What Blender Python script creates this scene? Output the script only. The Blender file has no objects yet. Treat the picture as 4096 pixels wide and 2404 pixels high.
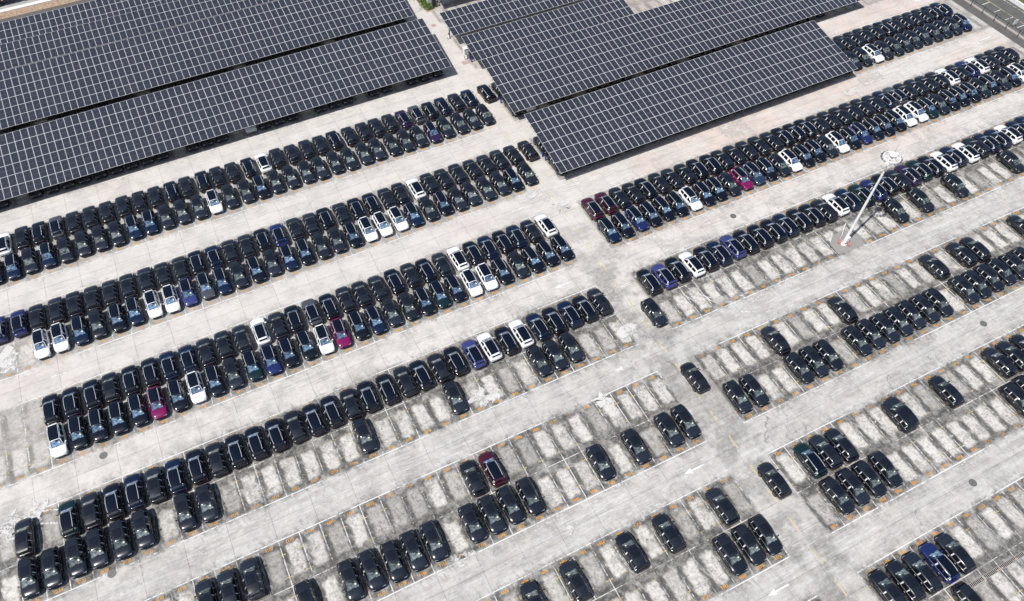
import bpy, math, random
import numpy as np
from mathutils import Matrix, Vector
rnd = random.Random(7)
D = bpy.data
SC = bpy.context.scene
COL = SC.collection

# ---------------------------------------------------------------- camera
CAM = Vector((2.1585, 4.37175, 82.95268))
RX = Vector((0.8956688, -0.44472079, -0.0009011))
UY = Vector((0.36908761, 0.74220998, 0.55937347))
FW = Vector((0.24809621, 0.50134595, -0.82891526))
FPX, CY = 2881.808, 1371.158
cam = D.objects.new('camera', D.cameras.new('camera'))
cam.matrix_world = Matrix(((RX.x, UY.x, -FW.x, CAM.x), (RX.y, UY.y, -FW.y, CAM.y), (RX.z, UY.z, -FW.z, CAM.z), (0, 0, 0, 1)))
cam.data.sensor_width = 36.0
cam.data.lens = FPX / 4096 * 36
cam.data.shift_y = (CY - 1202) / 4096
cam.data.clip_end = 3000
COL.objects.link(cam)
SC.camera = cam


def px(x, y, z=0.0):
    d = Vector((x, y, z)) - CAM
    w = d.dot(FW)
    if w < 1:
        return (-1e6, -1e6)
    return (2048 + FPX * d.dot(RX) / w, CY - FPX * d.dot(UY) / w)


def seen(x, y, z=0.0, m=200):
    a, b = px(x, y, z)
    return -m < a < 4096 + m and -m < b < 2404 + m


def dist(x, y):
    return (Vector((x, y, 0)) - CAM).length


# ---------------------------------------------------------------- light
SUN = Vector((-0.5645, -0.1786, 1)).normalized()        # towards the sun
world = D.worlds.new('World')
SC.world = world
world.use_nodes = True
wn = world.node_tree
bg = wn.nodes['Background']
sky = wn.nodes.new('ShaderNodeTexSky')
sky.sky_type = 'NISHITA'
sky.sun_disc = False
sky.sun_elevation = math.asin(SUN.z)
sky.sun_rotation = math.atan2(SUN.x, SUN.y)
sky.air_density = 1.0
sky.dust_density = 1.5
wn.links.new(sky.outputs[0], bg.inputs[0])
bg.inputs[1].default_value = 0.095
sun = D.objects.new('sun', D.lights.new('sun', 'SUN'))
sun.data.energy = 4.8
sun.data.angle = math.radians(0.5)
sun.data.color = (1.0, 0.965, 0.91)
sun.rotation_euler = (-SUN).to_track_quat('-Z', 'Y').to_euler()
sun.location = (0, 0, 120)
COL.objects.link(sun)
SC.view_settings.view_transform = 'Standard'
SC.view_settings.look = 'None'
SC.view_settings.gamma = 1
SC.view_settings.exposure = 0.0
SC.view_settings.use_curve_mapping = False
SC.render.engine = 'CYCLES'
SC.cycles.max_bounces = 6
SC.cycles.transparent_max_bounces = 6


# ---------------------------------------------------------------- node helper
class S:
    """a socket with arithmetic"""
    def __init__(s, g, o): s.g, s.o = g, o
    def __add__(s, b): return s.g.m('ADD', s, b)
    def __radd__(s, b): return s.g.m('ADD', s, b)
    def __sub__(s, b): return s.g.m('SUBTRACT', s, b)
    def __rsub__(s, b): return s.g.m('SUBTRACT', b, s)
    def __mul__(s, b): return s.g.m('MULTIPLY', s, b)
    def __rmul__(s, b): return s.g.m('MULTIPLY', s, b)
    def __truediv__(s, b): return s.g.m('DIVIDE', s, b)


class G:
    def __init__(self, name):
        self.mat = D.materials.new(name)
        self.mat.use_nodes = True
        self.t = self.mat.node_tree
        self.bsdf = self.t.nodes['Principled BSDF']
        self.out = self.t.nodes['Material Output']
    def put(self, sock, v):
        if isinstance(v, S): self.t.links.new(v.o, sock)
        elif isinstance(v, tuple): sock.default_value = (*v, 1.0) if len(sock.default_value) == 4 and len(v) == 3 else v
        else: sock.default_value = v
    def m(self, op, a, b=None, c=None):
        n = self.t.nodes.new('ShaderNodeMath'); n.operation = op
        self.put(n.inputs[0], a)
        if b is not None: self.put(n.inputs[1], b)
        if c is not None: self.put(n.inputs[2], c)
        return S(self, n.outputs[0])
    def floor(self, a): return self.m('FLOOR', a)
    def abs(self, a): return self.m('ABSOLUTE', a)
    def max(self, a, b): return self.m('MAXIMUM', a, b)
    def min(self, a, b): return self.m('MINIMUM', a, b)
    def step(self, a, lo, hi, t0=0.0, t1=1.0):          # smooth ramp
        n = self.t.nodes.new('ShaderNodeMapRange'); n.interpolation_type = 'SMOOTHSTEP'
        for i, v in enumerate((a, lo, hi, t0, t1)): self.put(n.inputs[i], v)
        return S(self, n.outputs[0])
    def pos(self):
        n = self.t.nodes.new('ShaderNodeNewGeometry')
        x = self.t.nodes.new('ShaderNodeSeparateXYZ')
        self.t.links.new(n.outputs['Position'], x.inputs[0])
        return tuple(S(self, x.outputs[i]) for i in range(3))
    def obj(self):
        n = self.t.nodes.new('ShaderNodeTexCoord')
        x = self.t.nodes.new('ShaderNodeSeparateXYZ')
        self.t.links.new(n.outputs['Object'], x.inputs[0])
        return tuple(S(self, x.outputs[i]) for i in range(3))
    def rand(self):
        return S(self, self.t.nodes.new('ShaderNodeObjectInfo').outputs['Random'])
    def vec(self, x, y, z=0.0):
        n = self.t.nodes.new('ShaderNodeCombineXYZ')
        for i, v in enumerate((x, y, z)): self.put(n.inputs[i], v)
        return S(self, n.outputs[0])
    def noise(self, v, scale, detail=4.0, rough=0.55, dist=0.0):
        n = self.t.nodes.new('ShaderNodeTexNoise')
        self.t.links.new(v.o, n.inputs['Vector'])
        n.inputs['Scale'].default_value = scale
        n.inputs['Detail'].default_value = detail
        n.inputs['Roughness'].default_value = rough
        n.inputs['Distortion'].default_value = dist
        return S(self, n.outputs[0])
    def white(self, v):
        n = self.t.nodes.new('ShaderNodeTexWhiteNoise'); n.noise_dimensions = '3D'
        self.t.links.new(v.o, n.inputs['Vector'])
        return S(self, n.outputs['Value'])
    def mix(self, f, a, b):
        n = self.t.nodes.new('ShaderNodeMix'); n.data_type = 'RGBA'; n.clamp_factor = True
        self.put(n.inputs['Factor'], f)
        self.put(n.inputs[6], a); self.put(n.inputs[7], b)
        return S(self, n.outputs[2])
    def scale(self, c, f):
        n = self.t.nodes.new('ShaderNodeVectorMath'); n.operation = 'SCALE'
        self.put(n.inputs[0], c); self.put(n.inputs['Scale'], f)
        return S(self, n.outputs[0])
    def set(self, **k):
        names = dict(color='Base Color', rough='Roughness', metal='Metallic', coat='Coat Weight', coatr='Coat Roughness',
                     spec='Specular IOR Level', alpha='Alpha', emit='Emission Color', es='Emission Strength')
        for a, v in k.items(): self.put(self.bsdf.inputs[names[a]], v)
        return self.mat
    def bump(self, h, strength=0.3, distance=0.02):
        n = self.t.nodes.new('ShaderNodeBump')
        n.inputs['Strength'].default_value = strength; n.inputs['Distance'].default_value = distance
        self.t.links.new(h.o, n.inputs['Height']); self.t.links.new(n.outputs[0], self.bsdf.inputs['Normal'])


# ---------------------------------------------------------------- lot layout (metres)
PER, Y0 = 16.515, 19.32
YC = {'DE': 2.80, 'EF': 19.32, 'FG': 35.82, 'GH': 52.35, 'HI': 68.85, 'IJ': 85.38, 'JK': 101.9, 'KL': 118.4}
ROWS = ['DE', 'EF', 'FG', 'GH', 'HI', 'IJ', 'JK', 'KL']


def bay_x(blk, k):
    return (k + (0.49 if blk == 'L' else 0.80)) * 2.5


# ---------------------------------------------------------------- materials
def concrete(name):
    g = G(name)
    x, y, z = g.pos()
    p = g.vec(x, y)
    n_big = g.noise(p, 0.045, 3)
    n_mid = g.noise(p, 0.33, 5, 0.62)
    n_blot = g.noise(p, 0.85, 4, 0.6, 0.6)
    n_fine = g.noise(p, 4.0, 5, 0.7)
    n_grit = g.noise(p, 1.5, 7, 0.80, 0.4)
    n_al = g.noise(g.vec(x * 0.10, y * 1.5, 3.0), 1.0, 4, 0.6)       # streaks along the lanes
    n_ac = g.noise(g.vec(x * 1.5 + y * 0.35, y * 0.55, 7.0), 1.0, 5, 0.68, 0.8)      # streaks across them
    i = g.floor((y - Y0) / PER + 0.5)
    ay = g.abs(y - Y0 - i * PER)
    side = g.m('SIGN', y - Y0 - i * PER)
    right = g.m('GREATER_THAN', x, 45.4)
    ux = x / 2.5 - right * 0.30
    ku = g.floor(ux)
    du = g.abs((ux - ku - 0.5) * 2.5 - 0.16)
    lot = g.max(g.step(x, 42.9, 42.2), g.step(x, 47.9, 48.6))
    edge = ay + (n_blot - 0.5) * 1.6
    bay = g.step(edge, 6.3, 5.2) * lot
    upper = g.step(y + (n_big - 0.5) * 16, 50.0, 76.0)                  # the far, cleaner part of the lot
    near = g.step(y, 60.0, 40.0)
    cell = g.vec(ku, i, side)
    w1 = g.white(cell)
    # pale dusty rectangle where a car keeps the rain off
    qx = g.max(du - 0.50, 0.0); qy = g.max(g.abs(ay - 2.95) - 1.55, 0.0)
    d = g.m('SQRT', qx * qx + qy * qy) + (n_blot - 0.5) * 1.7 + (n_grit - 0.5) * 1.1 + (n_ac - 0.5) * 0.7
    patch = g.step(d, 0.58, 0.02) * g.step(w1, 0.0, 0.45, 0.42, 1.0) * lot * g.step(n_mid + (n_fine - 0.5) * 0.5, 0.33, 0.50, 0.30, 1.0)
    tint = g.white(g.vec(g.floor(x / 5.0), g.floor((y + 1.2) / 4.1288), 5.0))
    base = g.mix(n_big, (0.505, 0.475, 0.44), (0.63, 0.61, 0.585))
    base = g.mix(near * 0.65, base, g.mix(n_blot, (0.36, 0.35, 0.335), (0.51, 0.50, 0.48)))
    cross = g.step(x, 41.0, 43.0) * g.step(x, 49.5, 48.0) * g.step(y, 80.0, 66.0)
    pink = g.step(x, 42.0, 62.0) * g.step(y, 57.0, 66.0) * g.step(n_big + (n_al - 0.5) * 0.7, 0.36, 0.6)
    base = g.mix(pink * 0.75, base, (0.58, 0.475, 0.42))
    pink2 = g.step(n_big, 0.50, 0.60) * upper * g.step(x, 60.0, 30.0) * n_al
    base = g.mix(pink2 * 0.7, base, (0.56, 0.49, 0.46))
    grime = g.step(n_mid + (n_fine - 0.5) * 0.35, 0.40, 0.62)
    # blotchy wear in the lanes
    base = g.mix(g.step(n_al + (n_fine - 0.5) * 0.3, 0.50, 0.68) * g.step(upper, 0.0, 1.0, 0.36, 0.22) * g.step(n_mid, 0.30, 0.60, 0.3, 1.0), base, (0.28, 0.26, 0.245))
    base = g.mix(grime * g.step(upper, 0.0, 1.0, 0.42, 0.20), base, (0.31, 0.30, 0.29))
    n_s = g.noise(g.vec(x * 0.55, y * 4.0, 11.0), 1.0, 4, 0.7, 0.4)
    base = g.mix(g.step(n_s + (n_mid - 0.5) * 0.6, 0.50, 0.72) * g.step(upper, 0.0, 1.0, 0.36, 0.16) * g.step(n_big + (n_mid - 0.5) * 0.8, 0.36, 0.60), base, (0.25, 0.235, 0.22))
    base = g.mix(g.step(n_s + (n_big - 0.5) * 0.6, 0.44, 0.30) * 0.5, base, (0.66, 0.65, 0.635))
    white_wash = g.step(n_al, 0.48, 0.36) * near
    base = g.mix(white_wash * 0.35, base, (0.60, 0.60, 0.60))
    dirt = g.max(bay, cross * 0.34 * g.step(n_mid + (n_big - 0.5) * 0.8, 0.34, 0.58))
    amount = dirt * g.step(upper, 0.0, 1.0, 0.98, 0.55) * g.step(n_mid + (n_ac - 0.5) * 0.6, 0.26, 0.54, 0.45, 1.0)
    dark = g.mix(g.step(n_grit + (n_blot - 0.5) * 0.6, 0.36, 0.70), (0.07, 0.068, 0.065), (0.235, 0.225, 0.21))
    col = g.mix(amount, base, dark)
    pale = g.mix(g.step(n_grit + (n_blot - 0.5) * 0.5, 0.30, 0.54), (0.40, 0.385, 0.36), (0.62, 0.60, 0.565))
    col = g.mix(patch * g.step(upper, 0.0, 1.0, 0.92, 0.6), col, pale)
    # drip streaks in front of the bays, and dark runs between the cars
    apron = g.step(ay, 5.0, 5.9) * g.step(ay + (n_mid - 0.5) * 2.0, 7.6, 5.9) * lot
    col = g.mix(apron * g.step(n_ac + (n_mid - 0.5) * 0.4, 0.50, 0.66) * g.step(upper, 0.0, 1.0, 0.60, 0.32), col, (0.19, 0.185, 0.18))
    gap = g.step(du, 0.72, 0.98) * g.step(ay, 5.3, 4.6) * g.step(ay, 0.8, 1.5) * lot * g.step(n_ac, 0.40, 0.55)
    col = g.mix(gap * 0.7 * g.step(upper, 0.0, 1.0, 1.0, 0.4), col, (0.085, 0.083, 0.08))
    # lime blooms and small spots
    spot = g.step(g.noise(p, 2.6, 3, 0.7), 0.66, 0.74) * near
    col = g.mix(spot * 0.5, col, (0.62, 0.61, 0.59))
    oil = g.step(g.noise(p, 1.3, 2, 0.5), 0.69, 0.76) * dirt
    col = g.mix(oil * 0.6, col, (0.09, 0.088, 0.085))
    # hair cracks
    v = g.t.nodes.new('ShaderNodeTexVoronoi'); v.feature = 'DISTANCE_TO_EDGE'
    v.inputs['Scale'].default_value = 0.16
    w = g.vec(x + (n_mid - 0.5) * 5.0, y + (n_blot - 0.5) * 4.0)
    g.t.links.new(w.o, v.inputs['Vector'])
    crack = g.step(S(g, v.outputs['Distance']), 0.006, 0.001) * g.step(n_big + (n_mid - .5) * .6, 0.47, 0.55) * near
    col = g.mix(crack * 0.6, col, (0.10, 0.10, 0.10))
    val = (0.955 + tint * 0.06) * (0.84 + n_fine * 0.32) * g.step(n_grit, 0.25, 0.75, g.step(upper, 0.0, 1.0, 0.84, 0.94), g.step(upper, 0.0, 1.0, 1.14, 1.05))
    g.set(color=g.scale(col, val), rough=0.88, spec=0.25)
    g.bump(n_fine, 0.25, 0.02)
    return g.mat


def plain(name, c, rough=0.6, metal=0.0, var=0.12, scale=3.0, spec=0.4, coat=0.0):
    g = G(name)
    x, y, z = g.obj()
    n = g.noise(g.vec(x, y, z), scale, 4, 0.6)
    col = g.scale(c, (1 - var) + n * 2 * var)
    return g.set(color=col, rough=rough, metal=metal, spec=spec, coat=coat)


def worn(name, c, lo, hi, scale, c2=None):
    """paint on the ground, rubbed away in patches"""
    g = G(name)
    x, y, z = g.pos()
    n = g.noise(g.vec(x, y), scale, 5, 0.7)
    b = g.noise(g.vec(x, y, 4.0), 0.16, 3, 0.6)
    a = g.step(n + (b - 0.5) * 0.9, lo, hi)
    col = g.mix(g.noise(g.vec(x, y, 9.0), 1.2, 3), c, c2 or c)
    g.set(color=col, rough=0.8, spec=0.2, alpha=a)
    return g.mat


M = {}
M['concrete'] = concrete('concrete')
M['joint'] = plain('joint_filler', (0.11, 0.105, 0.10), 0.95, var=0.3, scale=0.5)
M['white_line'] = worn('worn_white_paint', (0.74, 0.74, 0.73), 0.30, 0.56, 2.2, (0.60, 0.60, 0.59))
M['bay_line'] = worn('worn_bay_paint', (0.66, 0.65, 0.64), 0.38, 0.64, 2.0, (0.55, 0.55, 0.54))
M['yellow_line'] = worn('worn_yellow_paint', (0.60, 0.43, 0.16), 0.38, 0.62, 3.0, (0.48, 0.39, 0.24))
M['number'] = worn('worn_orange_paint', (0.86, 0.38, 0.015), 0.22, 0.48, 2.6, (0.50, 0.27, 0.07))
M['cross_yellow'] = worn('faded_yellow_paint', (0.62, 0.50, 0.24), 0.30, 0.52, 2.0, (0.55, 0.47, 0.30))
M['rubber_mark'] = worn('dusty_track', (0.62, 0.61, 0.60), 0.44, 0.66, 3.0)
M['cement'] = worn('spilt_cement', (0.64, 0.63, 0.61), 0.46, 0.60, 1.1, (0.50, 0.49, 0.48))
M['new_slab'] = worn('pale_patch', (0.58, 0.555, 0.525), 0.34, 0.60, 0.9, (0.52, 0.50, 0.47))

PAINT = {'k': (0.0040, 0.0056, 0.0105), 'b': (0.0022, 0.0036, 0.0090), 'n': (0.003, 0.010, 0.036), 'U': (0.010, 0.019, 0.095),
         'u': (0.035, 0.045, 0.17), 'w': (0.82, 0.83, 0.85), 'M': (0.17, 0.005, 0.075), 'm': (0.05, 0.006, 0.018),
         'P': (0.022, 0.010, 0.05), 'g': (0.055, 0.062, 0.075), 't': (0.003, 0.017, 0.021), 's': (0.02, 0.036, 0.075)}
for c, v in PAINT.items():
    g = G('paint_' + {'k': 'black', 'b': 'jet_black', 'n': 'navy', 'U': 'blue', 'u': 'violet_blue', 'w': 'white', 'M': 'magenta', 'm': 'maroon',
                      'P': 'purple', 'g': 'grey', 't': 'dark_teal', 's': 'slate'}[c])
    x, y, z = g.obj()
    n = g.noise(g.vec(x, y, z), 6.0, 4, 0.7)
    # a film of dust on the upward faces, tinted blue to paint in sky sheen
    nrm = g.t.nodes.new('ShaderNodeNewGeometry'); sx = g.t.nodes.new('ShaderNodeSeparateXYZ')
    g.t.links.new(nrm.outputs['Normal'], sx.inputs[0])
    up = g.step(S(g, sx.outputs[2]), 0.3, 0.95)
    amt = {'k': 0.034, 'g': 0.02, 's': 0.01}.get(c, 0.005)
    col = g.mix(up * (0.5 + n) * (0.5 + g.rand()) * amt, v, (0.26, 0.34, 0.50))
    M['paint_' + c] = g.set(color=col, rough=0.22 if c == 'k' else 0.16, coat=0.6, coatr=0.05, spec=0.5)
M['trim'] = plain('black_plastic', (0.010, 0.010, 0.011), 0.5)
M['roof_dull'] = plain('dusty_roof', (0.012, 0.0155, 0.0245), 0.30, var=0.25, coat=0.3)
M['roof_glass'] = plain('tinted_roof_glass', (0.0025, 0.005, 0.013), 0.07, var=0.2, spec=0.6)
M['sunroof'] = plain('sunroof_glass', (0.008, 0.010, 0.016), 0.12, var=0.3, spec=0.6)
M['glass'] = plain('side_glass', (0.006, 0.007, 0.009), 0.05, spec=0.6)
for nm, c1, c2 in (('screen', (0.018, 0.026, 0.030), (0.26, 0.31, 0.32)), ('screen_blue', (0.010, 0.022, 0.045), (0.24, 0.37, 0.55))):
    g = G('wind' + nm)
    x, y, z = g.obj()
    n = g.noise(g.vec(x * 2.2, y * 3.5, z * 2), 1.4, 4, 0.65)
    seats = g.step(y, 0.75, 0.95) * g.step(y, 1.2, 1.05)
    col = g.mix(g.step(n, 0.40, 0.62) * (0.45 + 0.55 * g.rand()), c1, c2)  # pale blotches paint sky glare into the glass colour
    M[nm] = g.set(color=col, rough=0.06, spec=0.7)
M['chrome'] = plain('bright_trim', (0.66, 0.67, 0.69), 0.25, 0.3, 0.05)
M['film_and_glint'] = plain('white_film_and_glint', (0.66, 0.67, 0.68), 0.3, 0.0, 0.06)
M['tyre'] = plain('tyre_rubber', (0.014, 0.014, 0.014), 0.8)
M['rim'] = plain('alloy', (0.30, 0.29, 0.28), 0.35, 0.7, 0.2)
M['lamp_w'] = plain('headlamp', (0.35, 0.37, 0.40), 0.12, 0.3)
M['lamp_r'] = plain('tail_lamp', (0.10, 0.004, 0.006), 0.12)
M['sticker'] = plain('paper_sticker', (0.80, 0.80, 0.62), 0.7)
M['frame_al'] = plain('panel_frame', (0.72, 0.72, 0.74), 0.4, 0.1, 0.06)
M['steel'] = plain('galvanised_steel', (0.22, 0.225, 0.235), 0.5, 0.5)
M['dark_steel'] = plain('dark_steel', (0.035, 0.036, 0.04), 0.55, 0.3)
M['white_paint'] = plain('white_paint', (0.80, 0.80, 0.79), 0.38, 0.0, 0.05, 1.5)
M['lamp_grey'] = plain('floodlight_casing', (0.30, 0.31, 0.32), 0.4, 0.5)
M['lamp_glass'] = plain('floodlight_lens', (0.55, 0.58, 0.60), 0.1)
M['blue_paint'] = plain('blue_band', (0.02, 0.05, 0.30), 0.5)
M['red_block'] = plain('faded_red_block', (0.42, 0.20, 0.18), 0.8, var=0.3)
M['red'] = plain('red_steel', (0.42, 0.012, 0.03), 0.4, 0.0, 0.12)
M['asphalt'] = plain('asphalt', (0.105, 0.105, 0.10), 0.9, var=0.25, scale=0.7)
M['road'] = plain('pale_road', (0.33, 0.335, 0.335), 0.9, var=0.15, scale=0.5)
M['lime'] = plain('limed_concrete', (0.74, 0.74, 0.72), 0.8, var=0.06)
M['kerb'] = plain('kerb_stone', (0.36, 0.33, 0.31), 0.85, var=0.2)
M['cover'] = plain('cast_iron', (0.17, 0.168, 0.165), 0.6, 0.3, 0.3)
M['cover_pink'] = plain('rusty_cover', (0.40, 0.30, 0.27), 0.8, 0.0, 0.2)
M['orange'] = plain('cone_orange', (0.60, 0.09, 0.03), 0.6)
M['cab_white'] = plain('cabinet_white', (0.72, 0.73, 0.74), 0.45)
M['cab_grey'] = plain('cabinet_grey', (0.30, 0.33, 0.37), 0.45)
M['hatch'] = plain('scored_cement', (0.27, 0.26, 0.25), 0.95, var=0.5, scale=6.0)
g = G('dry_soil')
x, y, z = g.pos(); n = g.noise(g.vec(x, y), 1.1, 6, 0.7)
M['soil'] = g.set(color=g.mix(n, (0.22, 0.13, 0.085), (0.50, 0.40, 0.30)), rough=0.95)
g.bump(n, 0.8, 0.1)
g = G('verge_grass')
x, y, z = g.pos(); n = g.noise(g.vec(x, y), 0.9, 6, 0.7)
M['grass'] = g.set(color=g.mix(g.step(n, 0.35, 0.65), (0.16, 0.13, 0.06), (0.07, 0.105, 0.022)), rough=0.95)
g = G('leaves')
x, y, z = g.pos(); n = g.noise(g.vec(x, y, z), 3.0, 4, 0.7)
M['leaf'] = g.set(color=g.mix(n, (0.035, 0.085, 0.012), (0.13, 0.22, 0.035)), rough=0.6)
# photovoltaic glass: six columns of cells, split in two halves, thin pale busbars
g = G('pv_glass')
x, y, z = g.obj()
cx = g.abs(g.m('FRACT', x / 0.177 + 20.0) - 0.5)
bus = g.abs(g.m('FRACT', x / 0.0885 + 0.25 + 20.0) - 0.5)
half = g.step(g.abs(y), 0.022, 0.012)
lines = g.max(g.step(cx, 0.41, 0.47) * 0.8, half * 1.6)
r = g.rand()
cell = g.mix(r, (0.015, 0.018, 0.028), (0.022, 0.0245, 0.037))
cell = g.mix(g.step(bus, 0.30, 0.46) * 0.40, cell, (0.066, 0.074, 0.10))
dust = g.noise(g.vec(x + r * 40.0, y), 0.8, 3)
col = g.mix(lines * 0.45, cell, (0.16, 0.17, 0.21))
col = g.mix(g.step(dust, 0.40, 0.75) * 0.025 + 0.004, col, (0.35, 0.35, 0.36))
M['pv'] = g.set(color=col, rough=0.18, spec=0.5)


# ---------------------------------------------------------------- mesh helpers
class MB:
    def __init__(s): s.v, s.f, s.m = [], [], []
    def add(s, vs, fs, mi=0):
        o = len(s.v)
        s.v += [tuple(v) for v in vs]
        s.f += [tuple(i + o for i in f) for f in fs]
        s.m += [mi] * len(fs)
        return s
    def box(s, x0, x1, y0, y1, z0, z1, mi=0):
        return s.add([(x0, y0, z0), (x1, y0, z0), (x1, y1, z0), (x0, y1, z0), (x0, y0, z1), (x1, y0, z1), (x1, y1, z1), (x0, y1, z1)],
                     [(3, 2, 1, 0), (4, 5, 6, 7), (0, 1, 5, 4), (1, 2, 6, 5), (2, 3, 7, 6), (3, 0, 4, 7)], mi)
    def quad(s, a, b, c, d, mi=0): return s.add([a, b, c, d], [(0, 1, 2, 3)], mi)
    def rod(s, a, b, r0, r1=None, n=8, mi=0, cap=True):
        a, b = Vector(a), Vector(b); r1 = r0 if r1 is None else r1
        w = (b - a).normalized(); u = w.orthogonal().normalized(); v = w.cross(u)
        ring = [(math.cos(2 * math.pi * i / n), math.sin(2 * math.pi * i / n)) for i in range(n)]
        vs = [a + (u * c + v * q) * r0 for c, q in ring] + [b + (u * c + v * q) * r1 for c, q in ring]
        fs = [(i, (i + 1) % n, n + (i + 1) % n, n + i) for i in range(n)]
        if cap: fs += [tuple(range(n - 1, -1, -1)), tuple(range(n, 2 * n))]
        return s.add(vs, fs, mi)
    def bar(s, a, b, w, h, mi=0):
        a, b = Vector(a), Vector(b); d = (b - a).normalized()
        up = Vector((0, 0, 1)) if abs(d.z) < .95 else Vector((1, 0, 0))
        r = d.cross(up).normalized() * w / 2; t = r.cross(d).normalized() * h / 2
        vs = [p + i + j for p in (a, b) for i, j in ((-r, -t), (r, -t), (r, t), (-r, t))]
        return s.add(vs, [(0, 1, 2, 3), (7, 6, 5, 4), (0, 4, 5, 1), (1, 5, 6, 2), (2, 6, 7, 3), (3, 7, 4, 0)], mi)
    def loft(s, rings, mi=0, cap=True, closed=True):
        n = len(rings[0]); vs = [p for r in rings for p in r]; fs = []
        for i in range(len(rings) - 1):
            for j in range(n if closed else n - 1):
                k = (j + 1) % n
                fs.append((i * n + j, i * n + k, (i + 1) * n + k, (i + 1) * n + j))
        if cap:
            fs += [tuple(range(n - 1, -1, -1)), tuple(range((len(rings) - 1) * n, len(rings) * n))]
        return s.add(vs, fs, mi)
    def mesh(s, name, mats, smooth=False):
        me = D.meshes.new(name)
        me.from_pydata(s.v, [], s.f)
        for m in mats: me.materials.append(M[m] if isinstance(m, str) else m)
        me.polygons.foreach_set('material_index', s.m)
        if smooth: me.polygons.foreach_set('use_smooth', [True] * len(s.f))
        me.update()
        return me


def link(name, me, parent=None, loc=None, rot=None):
    o = D.objects.new(name, me)
    COL.objects.link(o)
    if parent is not None: o.parent = parent
    if loc is not None: o.location = loc
    if rot is not None: o.rotation_euler = rot
    return o


def thing(o, label, cat, group=None):
    o['label'] = label; o['category'] = cat
    if group: o['group'] = group
    return o


def struct(o, label=None):
    o['kind'] = 'structure'
    if label: o['label'] = label
    return o


def stuff(o, label=None):
    o['kind'] = 'stuff'
    if label: o['label'] = label
    return o


# ================================================================= the ground
gm = MB().box(-900, 900, -500, 1300, -0.5, -0.035)
ground = struct(link('ground', gm.mesh('ground', ['joint'])), 'pale concrete surface of the storage lot')
SX, SY, JW = 5.0, 4.1288, 0.012
slab_me = MB()
hx, hy = SX / 2 - JW, SY / 2 - JW
slab_me.add([(-hx, -hy, 0), (hx, -hy, 0), (hx, hy, 0), (-hx, hy, 0), (-hx, -hy, -.03), (hx, -hy, -.03), (hx, hy, -.03), (-hx, hy, -.03)],
            [(0, 1, 2, 3), (0, 4, 5, 1), (1, 5, 6, 2), (2, 6, 7, 3), (3, 7, 4, 0)])
slab_mesh = slab_me.mesh('concrete_slab', ['concrete'])
slabs = []
for i in range(-26, 30):
    for j in range(-12, 42):
        x, y = (i + .5) * SX, (j + .5) * SY - 1.2
        if x > 147 or y > 169.5 or (x < 42 and y > 169): continue
        if seen(x, y, 0, 500): slabs.append((dist(x, y) if seen(x, y, 0, 0) else 1e5 + dist(x, y), x, y))
slabs.sort()
for d, x, y in slabs[:300]:
    link('concrete_slab', slab_mesh, ground, (x, y, 0))
rest = MB()
for d, x, y in slabs[300:]:
    rest.add([(x + a, y + b, c) for a, b, c in slab_me.v], slab_me.f)
stuff(link('far_concrete_slabs', rest.mesh('far_concrete_slabs', ['concrete']), ground))


# ---------------------------------------------------------------- painted bays
def in_row(pair, side, blk):
    """range of bay numbers k that are painted for this half row"""
    if blk == 'L':
        return (-22, {'IJ': 18, 'JK': 18}.get(pair, 17))
    return (19, 56)


def flat(x0, x1, y0, y1, z=0.004):
    return [(x0, y0, z), (x1, y0, z), (x1, y1, z), (x0, y1, z)]


blines, ticks, fronts = [], [], []
for pair in ROWS:
    yc = YC[pair]
    for blk in 'LR':
        lo, hi = in_row(pair, 0, blk)
        if pair == 'KL' and blk == 'R': continue
        off = 0.0 if blk == 'L' else 0.30
        for k in range(lo, hi + 1):
            x = (k + off) * 2.5 - 0.02
            for s in (-1, 1):
                if pair == 'GH' and blk == 'R' and s < 0 and k in (32,): continue
                if seen(x, yc + s * 3, 0, 60): blines.append((dist(x, yc + s * 3), x, yc, s))
                for v in (1.15, 3.95):
                    if seen(x, yc + s * v, 0, 60):
                        ticks.append((dist(x, yc + s * v), x - 0.10, yc + s * v))
        xa, xb = (lo + off) * 2.5, (hi + off) * 2.5
        for v in (-5.8, 0.0, 5.8):
            segs = [(xa, xb)]
            if pair == 'GH' and blk == 'R' and v < 0: segs = [(xa, (31 + off) * 2.5), ((33 + off) * 2.5, xb)]
            for a, b in segs: fronts.append((a, b, yc + v, v))
blines.sort(); ticks.sort()
bl_me = {s: MB().add(flat(-.06, .06, 0.05, 5.74) if s > 0 else flat(-.06, .06, -5.74, -.05), [(0, 1, 2, 3)]).mesh('bay_line', ['bay_line']) for s in (-1, 1)}
tk_me = MB().add(flat(-.48, .48, -.05, .05, 0.008), [(0, 1, 2, 3)]).mesh('yellow_tick', ['yellow_line'])
for d, x, yc, s in blines[:300]: link('bay_line', bl_me[s], ground, (x, yc, 0))
for d, x, y in ticks[:300]: link('yellow_tick', tk_me, ground, (x, y, 0))
mb = MB()
for d, x, yc, s in blines[300:]: mb.add(flat(x - .06, x + .06, *((yc + .05, yc + 5.74) if s > 0 else (yc - 5.74, yc - .05))), [(0, 1, 2, 3)])
stuff(link('far_bay_lines', mb.mesh('far_bay_lines', ['bay_line']), ground))
mb = MB()
for d, x, y in ticks[300:]: mb.add(flat(x - .48, x + .48, y - .05, y + .05, 0.008), [(0, 1, 2, 3)])
stuff(link('far_yellow_ticks', mb.mesh('far_yellow_ticks', ['yellow_line']), ground))
for a, b, y, v in fronts:
    w = 0.065 if v else 0.05
    link('row_line', MB().add(flat(a - .06, b + .06, y - w, y + w, 0.012), [(0, 1, 2, 3)]).mesh('row_line', ['white_line' if v else 'bay_line']), ground)
for x in (19.3 * 2.5, 17 * 2.5):
    pass

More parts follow.
